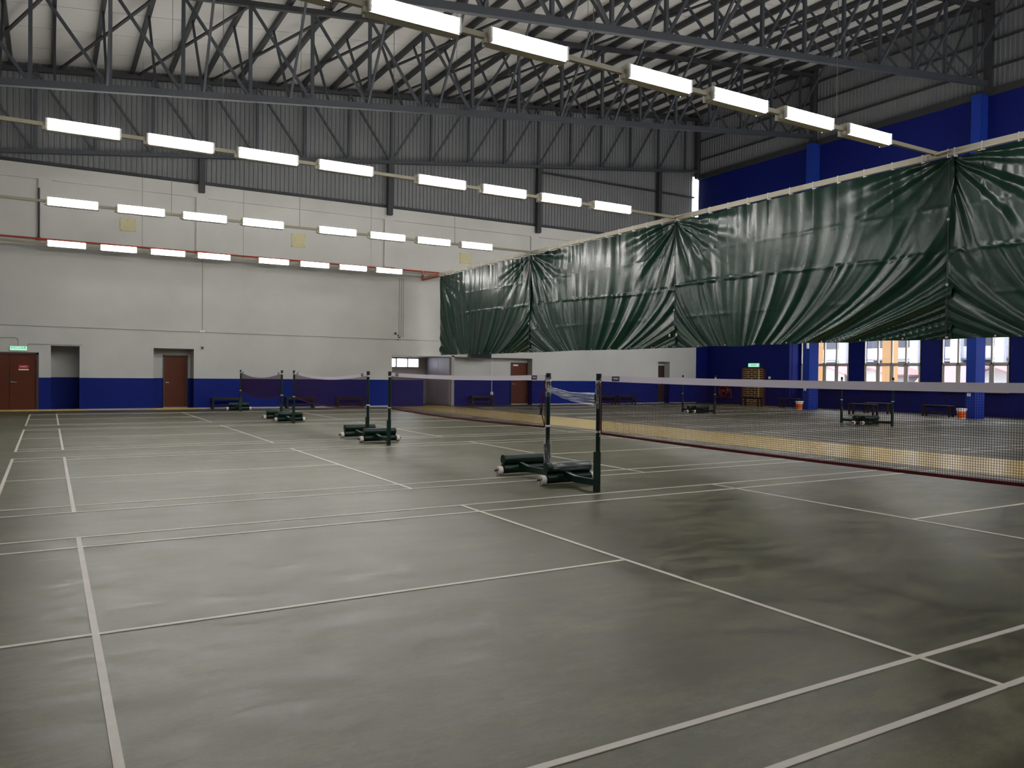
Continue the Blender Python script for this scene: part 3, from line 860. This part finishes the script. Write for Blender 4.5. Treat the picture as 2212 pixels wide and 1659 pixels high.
# ------------------------------------------------------------------ nets
def net(x, ya, yb, sag, label, detail=0.02, bsag=None):
    t = empty('badminton_net', (x, (ya + yb) / 2, 0.77)); tag(t, label, 'net', 'badminton nets across the courts')
    Ln = yb - ya
    top = lambda yv: 1.535 - sag * 4 * ((yv - ya) / Ln) * (1 - (yv - ya) / Ln)
    bs = sag if bsag is None else bsag
    bot = lambda yv: 0.775 - bs * 4 * ((yv - ya) / Ln) * (1 - (yv - ya) / Ln)
    n = 48
    # tape, folded: a thin band
    m = MB()
    for s in (-0.005, 0.005):
        k0 = len(m.v)
        for i in range(n + 1):
            yv = ya + Ln * i / n
            m.v.append((x + s, yv, top(yv))); m.v.append((x + s * 1.6, yv, top(yv) - 0.075))
        for i in range(n):
            a = k0 + 2 * i
            m.f.append((a, a + 2, a + 3, a + 1))
    for i in range(n):
        a = 2 * i; b = 2 * (n + 1) + 2 * i
        m.f.append((a, a + 2, b + 2, b))
    m.build('tape', TAPE, t)
    # cords
    c = MB(); hw = 0.0011
    k = int(Ln / detail)
    for i in range(1, k):
        yv = ya + Ln * i / k
        c.box(x - hw, x + hw, yv - hw, yv + hw, bot(yv), top(yv) - 0.07)
    rows = int(0.69 / detail)
    seg = 24
    for r in range(rows):
        f_ = r / rows
        for i in range(seg):
            y0 = ya + Ln * i / seg; y1 = ya + Ln * (i + 1) / seg
            z0 = bot(y0) + (top(y0) - 0.07 - bot(y0)) * f_; z1 = bot(y1) + (top(y1) - 0.07 - bot(y1)) * f_
            c.bar((x, y0, z0), (x, y1, z1), 2 * hw, 2 * hw)
    o = c.build('mesh_cords', MESHM, t); o['kind'] = 'stuff'
    b = MB()
    for i in range(n):
        y0 = ya + Ln * i / n; y1 = ya + Ln * (i + 1) / n
        b.bar((x, y0, bot(y0)), (x, y1, bot(y1)), 0.006, 0.028)
    b.build('bottom_cord', REDC, t)
    for yv, s in ((ya, 1), (yb, -1)):
        MB().bar((x, yv, bot(yv)), (x, yv, top(yv)), 0.008, 0.014, (0, 1, 0)).build('side_cord', REDC, t)
        # badge on the tape
        yc = yv + s * 0.30
        bd = MB().box(x - 0.0105, x + 0.0105, yc - 0.075, yc + 0.075, top(yc) - 0.066, top(yc) - 0.004).build('badge', PURPLE, t)
        q = MB()
        for dz, a0, a1 in ((-0.028, -0.06, 0.055), (-0.040, -0.05, 0.03)):
            q.box(x - 0.0115, x + 0.0115, yc + a0, yc + a1, top(yc) + dz - 0.004, top(yc) + dz + 0.004)
        q.build('badge_mark', TAPE, bd)
        # ties to the post
        MB().bar((x, yv, top(yv) - 0.03), (x, yv - s * 0.06, 1.47), 0.006, 0.006).build('tie', ROPE, t)
        MB().bar((x, yv, bot(yv)), (x, yv - s * 0.06, bot(yv) - 0.06), 0.006, 0.006).build('tie', ROPE, t)
    return t
net(0.085, -6.13, 0.06, 0.02, 'near badminton net running out of the right picture edge')
net(0.085, 1.41, 7.37, 0.035, 'badminton net between the wrapped stand and the second stand')
net(0.065, 8.81, 14.85, 0.13, 'slack badminton net in front of two benches')
net(0.055, 16.39, 22.23, 0.16, 'farthest slack badminton net in front of the blue dado')

# loose red and black cords hanging on the stands
for k, (x, yv, lab) in enumerate(((0.06, 0.09, 'dark red cord hanging from the nearest stand'), (0.06, 1.38, 'dark red cord with a black knot on the wrapped stand'))):
    t = empty('hanging_cord', (x, yv, 0.78)); tag(t, lab, 'cord')
    MB().tube([(x, yv, 1.46), (x - 0.03, yv + (0.03 if k else -0.06), 1.2), (x - 0.02, yv + (0.05 if k else -0.05), 0.95), (x, yv, 0.78)], 0.007, 6).build('strand', REDC, t)
    if k:
        q = MB(); q.torus((x - 0.03, yv + 0.07, 1.07), (1, 0, 0), 0.03, 0.008, 14, 6); q.bar((x - 0.03, yv + 0.06, 1.04), (x - 0.03, yv + 0.08, 0.95), 0.015, 0.02)
        q.build('knot', BLACK, t)

# plastic film stretched between the two nearest stands
fm = MB(); NUf, NVf = 40, 10
for i in range(NUf + 1):
    u = i / NUf; yv = 0.16 + (1.31 - 0.16) * u
    zc = 1.22 + 0.115 * u - 0.03 * math.sin(math.pi * u); hh = 0.085 * (1 - 0.55 * u)
    for j in range(NVf + 1):
        v = j / NVf - 0.5
        fm.v.append((0.045 + 0.012 * math.sin(v * 40 + u * 2), yv, zc + v * 2 * hh + 0.005 * math.sin(u * 9 + v * 14)))
for i in range(NUf):
    for j in range(NVf):
        a = i * (NVf + 1) + j
        fm.f.append((a, a + NVf + 1, a + NVf + 2, a + 1))
o = fm.build('stretched_film', FILM, smooth=True)
tag(o, 'crumpled clear plastic film stretched between the two nearest stands', 'plastic film')
for k, (yv, za, zb, lab) in enumerate(((0.13, 1.10, 1.48, 'clear plastic film wound round the top of the nearest stand'), (1.34, 1.22, 1.50, 'clear plastic film wound round the top of the wrapped stand'), (1.34, 0.10, 0.60, 'clear plastic film hanging on the foot of the wrapped stand'))):
    q = MB()
    for i in range(7):
        z0 = za + (zb - za) * i / 7
        q.cyl((0.09, yv, z0), (0.09 + 0.01 * math.sin(i), yv, z0 + (zb - za) / 7), (0.042 if k < 2 else 0.062) + 0.006 * math.sin(i * 2.1), 14, caps=False, r1=(0.042 if k < 2 else 0.062) + 0.006 * math.sin((i + 1) * 2.1))
    o = q.build('wound_film', FILM3, smooth=True); tag(o, lab, 'plastic film')
q = MB()
NA = 16
for i in range(21):
    x = -0.16 + 0.70 * i / 20
    for j in range(NA + 1):
        a = -0.5 + 2.6 * j / NA
        r = 0.079 + 0.005 * math.sin(i * 1.7 + j * 2.3)
        q.v.append((0.08 + x - 0.02, 0.98 - r * math.cos(a), 0.232 + r * math.sin(a)))
for i in range(20):
    for j in range(NA):
        a = i * (NA + 1) + j
        q.f.append((a, a + NA + 1, a + NA + 2, a + 1))
o = q.build('wrapped_film', FILM2, smooth=True); tag(o, 'clear plastic film lying over the upper roller of the nearest stand', 'plastic film')

# ------------------------------------------------------------------ right side fittings
for k, (y0, y1) in enumerate(YWIN):
    t = empty('window_%d' % (k + (1 if k < 3 else 4)), (27.0, (y0 + y1) / 2, ZS)); struct(t)
    tag(t, ['white framed window partly behind the farther blue column', 'white framed window of four lights in the middle of the blue wall', 'white framed window partly behind the nearer blue column', 'white framed window added beyond the right picture edge', 'white framed window added near the camera side of the bay', 'white framed window added level with the near court', 'white framed window added level with the camera', 'white framed window added behind the camera', 'white framed window added at the near end of the bay'][k])
    f = MB(); wv = (y1 - y0) / 4
    for i in range(5): f.box(27.0, 27.09, y0 + i * wv - 0.035, y0 + i * wv + 0.035, ZS, ZT)
    for z in (ZS + 0.03, 2.18, ZT - 0.03): f.box(27.0, 27.09, y0, y1, z - 0.045, z + 0.045)
    f.build('window_frame', WINF, t)
    for i in range(4):
        sash = MB(); a, b = y0 + i * wv + 0.035, y0 + (i + 1) * wv - 0.035
        for z0, z1 in ((ZS + 0.075, 2.135),):
            sash.box(27.02, 27.07, a, a + 0.06, z0, z1); sash.box(27.02, 27.07, b - 0.06, b, z0, z1)
            sash.box(27.02, 27.07, a, b, z0, z0 + 0.05); sash.box(27.02, 27.07, a, b, z1 - 0.05, z1)
        sash.build('sash', WINF, t)
        MB().box(27.045, 27.050, a, b, ZS + 0.08, 2.135).build('pane', GLASS, t)
        MB().box(27.045, 27.050, a, b, 2.225, ZT - 0.075).build('pane', GLASS, t)
    MB().box(26.86, 27.0, y0 - 0.06, y1 + 0.06, ZS - 0.12, ZS - 0.04).build('window_sill', PLASTER, t)

g = empty('grille_door', (26.28, 21.28, 0)); tag(g, 'brown door behind a cream brick-patterned grille under the exit sign', 'grille door')
f = MB(); f.box(26.18, 26.30, 20.52, 20.60, 0, 2.0); f.box(26.18, 26.30, 21.98, 22.06, 0, 2.0); f.box(26.18, 26.30, 20.52, 22.06, 1.93, 2.0)
f.build('door_frame', mat('brown_frame', (86, 44, 34), 0.5), g)
MB().box(26.27, 26.30, 20.6, 21.98, 0, 1.93).build('door_leaf', mat('rust_brown', (82, 46, 24), 0.5, noise=0.3, nscale=6), g)
NB = 17; zs = [0.08 + i * (1.84 / NB) for i in range(NB + 1)]
for z in zs:
    MB().box(26.19, 26.215, 20.6, 21.98, z - 0.012, z + 0.012).build('grille_bar', CREAMBAR, g)
MB().box(26.185, 26.22, 20.86, 20.92, 0, 1.93).build('grille_stile', CREAMBAR, g)
for i in range(NB):
    for yv in ((21.15, 21.62) if i % 2 else (21.38,)):
        MB().box(26.19, 26.215, yv - 0.012, yv + 0.012, zs[i], zs[i + 1]).build('grille_upright', CREAMBAR, g)
exit_sign('exit_sign', (26.3, 21.3, 2.14), 'y', 'pale green glowing exit sign above the grille on the blue wall', 0.1)

hr = empty('hose_reel', (26.2, 23.25, 0.35)); tag(hr, 'black hose wound on a red reel on the blue wall behind the net', 'hose reel')
q = MB(); q.torus((26.01, 23.25, 0.72), (1, 0, 0), 0.31, 0.012, 28, 6)
for a in range(4): q.bar((26.01, 23.25, 0.72), (26.01, 23.25 + 0.31 * math.cos(a * 1.571 + 0.4), 0.72 + 0.31 * math.sin(a * 1.571 + 0.4)), 0.02, 0.02, (1, 0, 0))
q.build('reel_frame', REDS, hr)
MB().cyl((26.24, 23.25, 0.72), (26.25, 23.25, 0.72), 0.32, 24).build('reel_disc', STEELD, hr)
q = MB()
for i in range(5):
    for r in (0.20, 0.245, 0.285): q.torus((26.045 + i * 0.04, 23.25, 0.72), (1, 0, 0), r, 0.02, 28, 6)
smooth_angle(q.build('hose', BLACK, hr))
MB().cyl((26.3, 23.25, 0.72), (25.99, 23.25, 0.72), 0.05, 14).build('reel_hub', REDS, hr)
MB().tube([(26.22, 24.1, 0), (26.22, 24.1, 0.36), (26.22, 22.85, 0.36), (26.22, 22.85, 0.7), (26.22, 23.0, 0.85)], 0.02, 8).build('supply_pipe', REDP, hr)
q = MB(); q.torus((26.16, 22.88, 0.78), (1, 0, 0), 0.06, 0.014, 16, 6); q.build('valve_wheel', REDS, hr)

def plate(name, loc, label, axis='x'):
    t = empty(name, loc); tag(t, label, 'switch'); x, yv, z = loc
    MB().box(x - 0.035, x, yv - 0.06, yv + 0.06, z - 0.06, z + 0.06).build('back_box', WHITEM, t)
    MB().box(x - 0.042, x - 0.035, yv - 0.035, yv + 0.035, z - 0.03, z + 0.03).build('rocker', TAPE, t)
plate('wall_switch', (26.3, 20.25, 1.48), 'white switch right of the grille door')
plate('wall_switch', (24.7, 16.72, 0.95), 'white switch on the farther blue column')
plate('wall_switch', (24.7, 9.03, 0.93), 'white switch on the nearer blue column')
o = MB().cyl((24.76, 16.91, 1.38), (24.76, 16.91, 4.45), 0.032, 10).build('drain_pipe', WHITEM); tag(o, 'white vertical pipe beside the farther blue column', 'pipe')
o = MB().box(24.62, 24.7, 16.53, 16.62, 2.88, 3.4); o.box(24.605, 24.62, 16.55, 16.60, 2.95, 3.3); o = o.build('column_lamp', WHITEM); tag(o, 'slim white box high on the farther blue column', 'box')

def bucket(loc, label):
    x, yv, z = loc; t = empty('bucket', loc); tag(t, label, 'bucket', 'orange and white buckets by the columns')
    smooth_angle(MB().cyl((x, yv, 0), (x, yv, 0.38), 0.135, 24, r1=0.17).build('pail', WHITEM, t))
    smooth_angle(MB().cyl((x, yv, 0.03), (x, yv, 0.27), 0.1385, 24, caps=False, r1=0.1615).build('label_band', ORANGE, t))
    smooth_angle(MB().cyl((x, yv, 0.33), (x, yv, 0.40), 0.185, 24, r1=0.185).build('lid', WHITEM, t))
    q = MB()
    for a, b, zz in ((-0.08, 0.02, 0.19), (-0.03, 0.06, 0.12)):
        q.box(x - 0.165, x - 0.152, yv + a, yv + b, zz, zz + 0.03)
    q.build('label_mark', REDS, t)
    h = MB(); pts = [(x - 0.19 * math.sin(a) * 0.4, yv + 0.185 * math.cos(a), 0.34 - 0.12 * math.sin(a)) for a in [math.pi * i / 10 for i in range(11)]]
    h.tube(pts, 0.005, 5); h.build('handle', CHROME, t)
bucket((24.35, 16.75, 0), 'orange and white bucket at the farther blue column')
bucket((24.3, 9.08, 0), 'orange and white bucket at the nearer blue column')

# ------------------------------------------------------------------ outside, seen through the windows
OW = mat('white_render_outside', (168, 170, 176), 0.8); OG = mat('grey_soffit', (116, 116, 124), 0.8); OY = mat('ochre_render', (160, 120, 74), 0.8)
ORF = mat('red_roof_tiles', (146, 112, 110), 0.8, noise=0.2, nscale=4); OB = mat('pale_blue_render', (116, 146, 172), 0.8); OGR = mat('outside_ground', (120, 118, 114), 0.9)
OLAMP = mat('lit_strip_outside', (255, 255, 255), 0.5, emit=(1, 1, 1, 1), estr=6.0)
struct(tag(MB().box(27.4, 120, -60, 90, -3.2, -3.0).build('ground_outside', OGR), 'pale ground outside the windows'))
ob = empty('apartment_block', (47, 24, -3)); tag(ob, 'white block with open galleries seen through the windows', 'building')
MB().box(49, 50, -5, 60, -3, 14).build('rear_wall', OG, ob)
for z in (-0.6, 2.9, 6.4, 9.9): 
    MB().box(45, 49, -5, 60, z, z + 0.75).build('gallery_parapet', OW, ob)
    MB().box(45, 49, -5, 60, z - 0.12, z).build('floor_slab', OG, ob)
for yv in (7.0, 12.6, 18.4, 21.2, 24.0, 29.6, 35.2, 40.8): MB().box(44.7, 45.3, yv - 0.28, yv + 0.28, -3, 14).build('pier', OW, ob)
for i in range(12):
    yv = 2 + i * 3.3
    for z in (2.74, 6.24): MB().box(46.5, 46.7, yv, yv + 1.2, z, z + 0.05).build('strip_lamp', OLAMP, ob)
for yv in (13.5, 25.0, 36.0): MB().box(44.9, 45.0, yv, yv + 2.6, -3, 2.2).build('blue_panel', OB, ob)
for k, (x, yv) in enumerate(((34, 18.79), (34, 23.7))):
    t = MB(); t.box(x, x + 0.6, yv - 0.28, yv + 0.28, -3, 8); t.box(x - 0.05, x + 0.65, yv - 0.33, yv + 0.33, -3, -2.6)
    tag(t.build('ochre_pillar', OY), 'tall ochre pillar outside %s' % ('the middle window' if k == 0 else 'beside the farther column'), 'pillar', 'ochre pillars outside')
def house(yc, wd, zap, label):
    t = empty('small_house', (40, yc, -3)); tag(t, label, 'house', 'red-roofed houses outside')
    x0, x1 = 39.4, 43.5; ze = zap - wd * 0.36
    m = MB(); m.v = [(x0, yc - wd, -3), (x0, yc + wd, -3), (x0, yc + wd, ze), (x0, yc, zap), (x0, yc - wd, ze), (x1, yc - wd, -3), (x1, yc + wd, -3), (x1, yc + wd, ze), (x1, yc, zap), (x1, yc - wd, ze)]
    m.f = [(0, 4, 3, 2, 1), (5, 6, 7, 8, 9), (0, 5, 9, 4), (1, 2, 7, 6)]
    m.build('house_wall', mat('white_gable', (176, 172, 170), 0.8), t)
    for s in (-1, 1):
        MB().bar((x0 - 0.3 + 2.2, yc, zap + 0.08), (x0 - 0.3 + 2.2, yc + s * (wd + 0.3), zap + 0.08 - 0.36 * (wd + 0.3)), x1 - x0 + 0.5, 0.12).build('roof_slope', ORF, t)
    MB().box(x0 - 0.02, x0, yc - 0.4, yc + 0.4, -1.2, 0.2).build('house_window', OG, t)
house(26.85, 1.4, 2.25, 'white gabled house outside the farther window')
house(23.6, 1.15, 2.15, 'white gabled house outside the middle window')
house(15.9, 0.9, 2.15, 'white gabled house outside the nearer window')
lr = MB(); lr.bar((42.5, 19.4, 2.4), (40.6, 19.4, 1.0), 4.2, 0.12, (1, 0, 1)); 
t = empty('long_roof', (41.5, 19.3, -3)); tag(t, 'long red tiled roof outside between the gables', 'roof')
lr.build('roof_slope', ORF, t)
MB().box(41.0, 42.4, 17.4, 21.3, -3, 1.2).build('house_wall', OW, t)
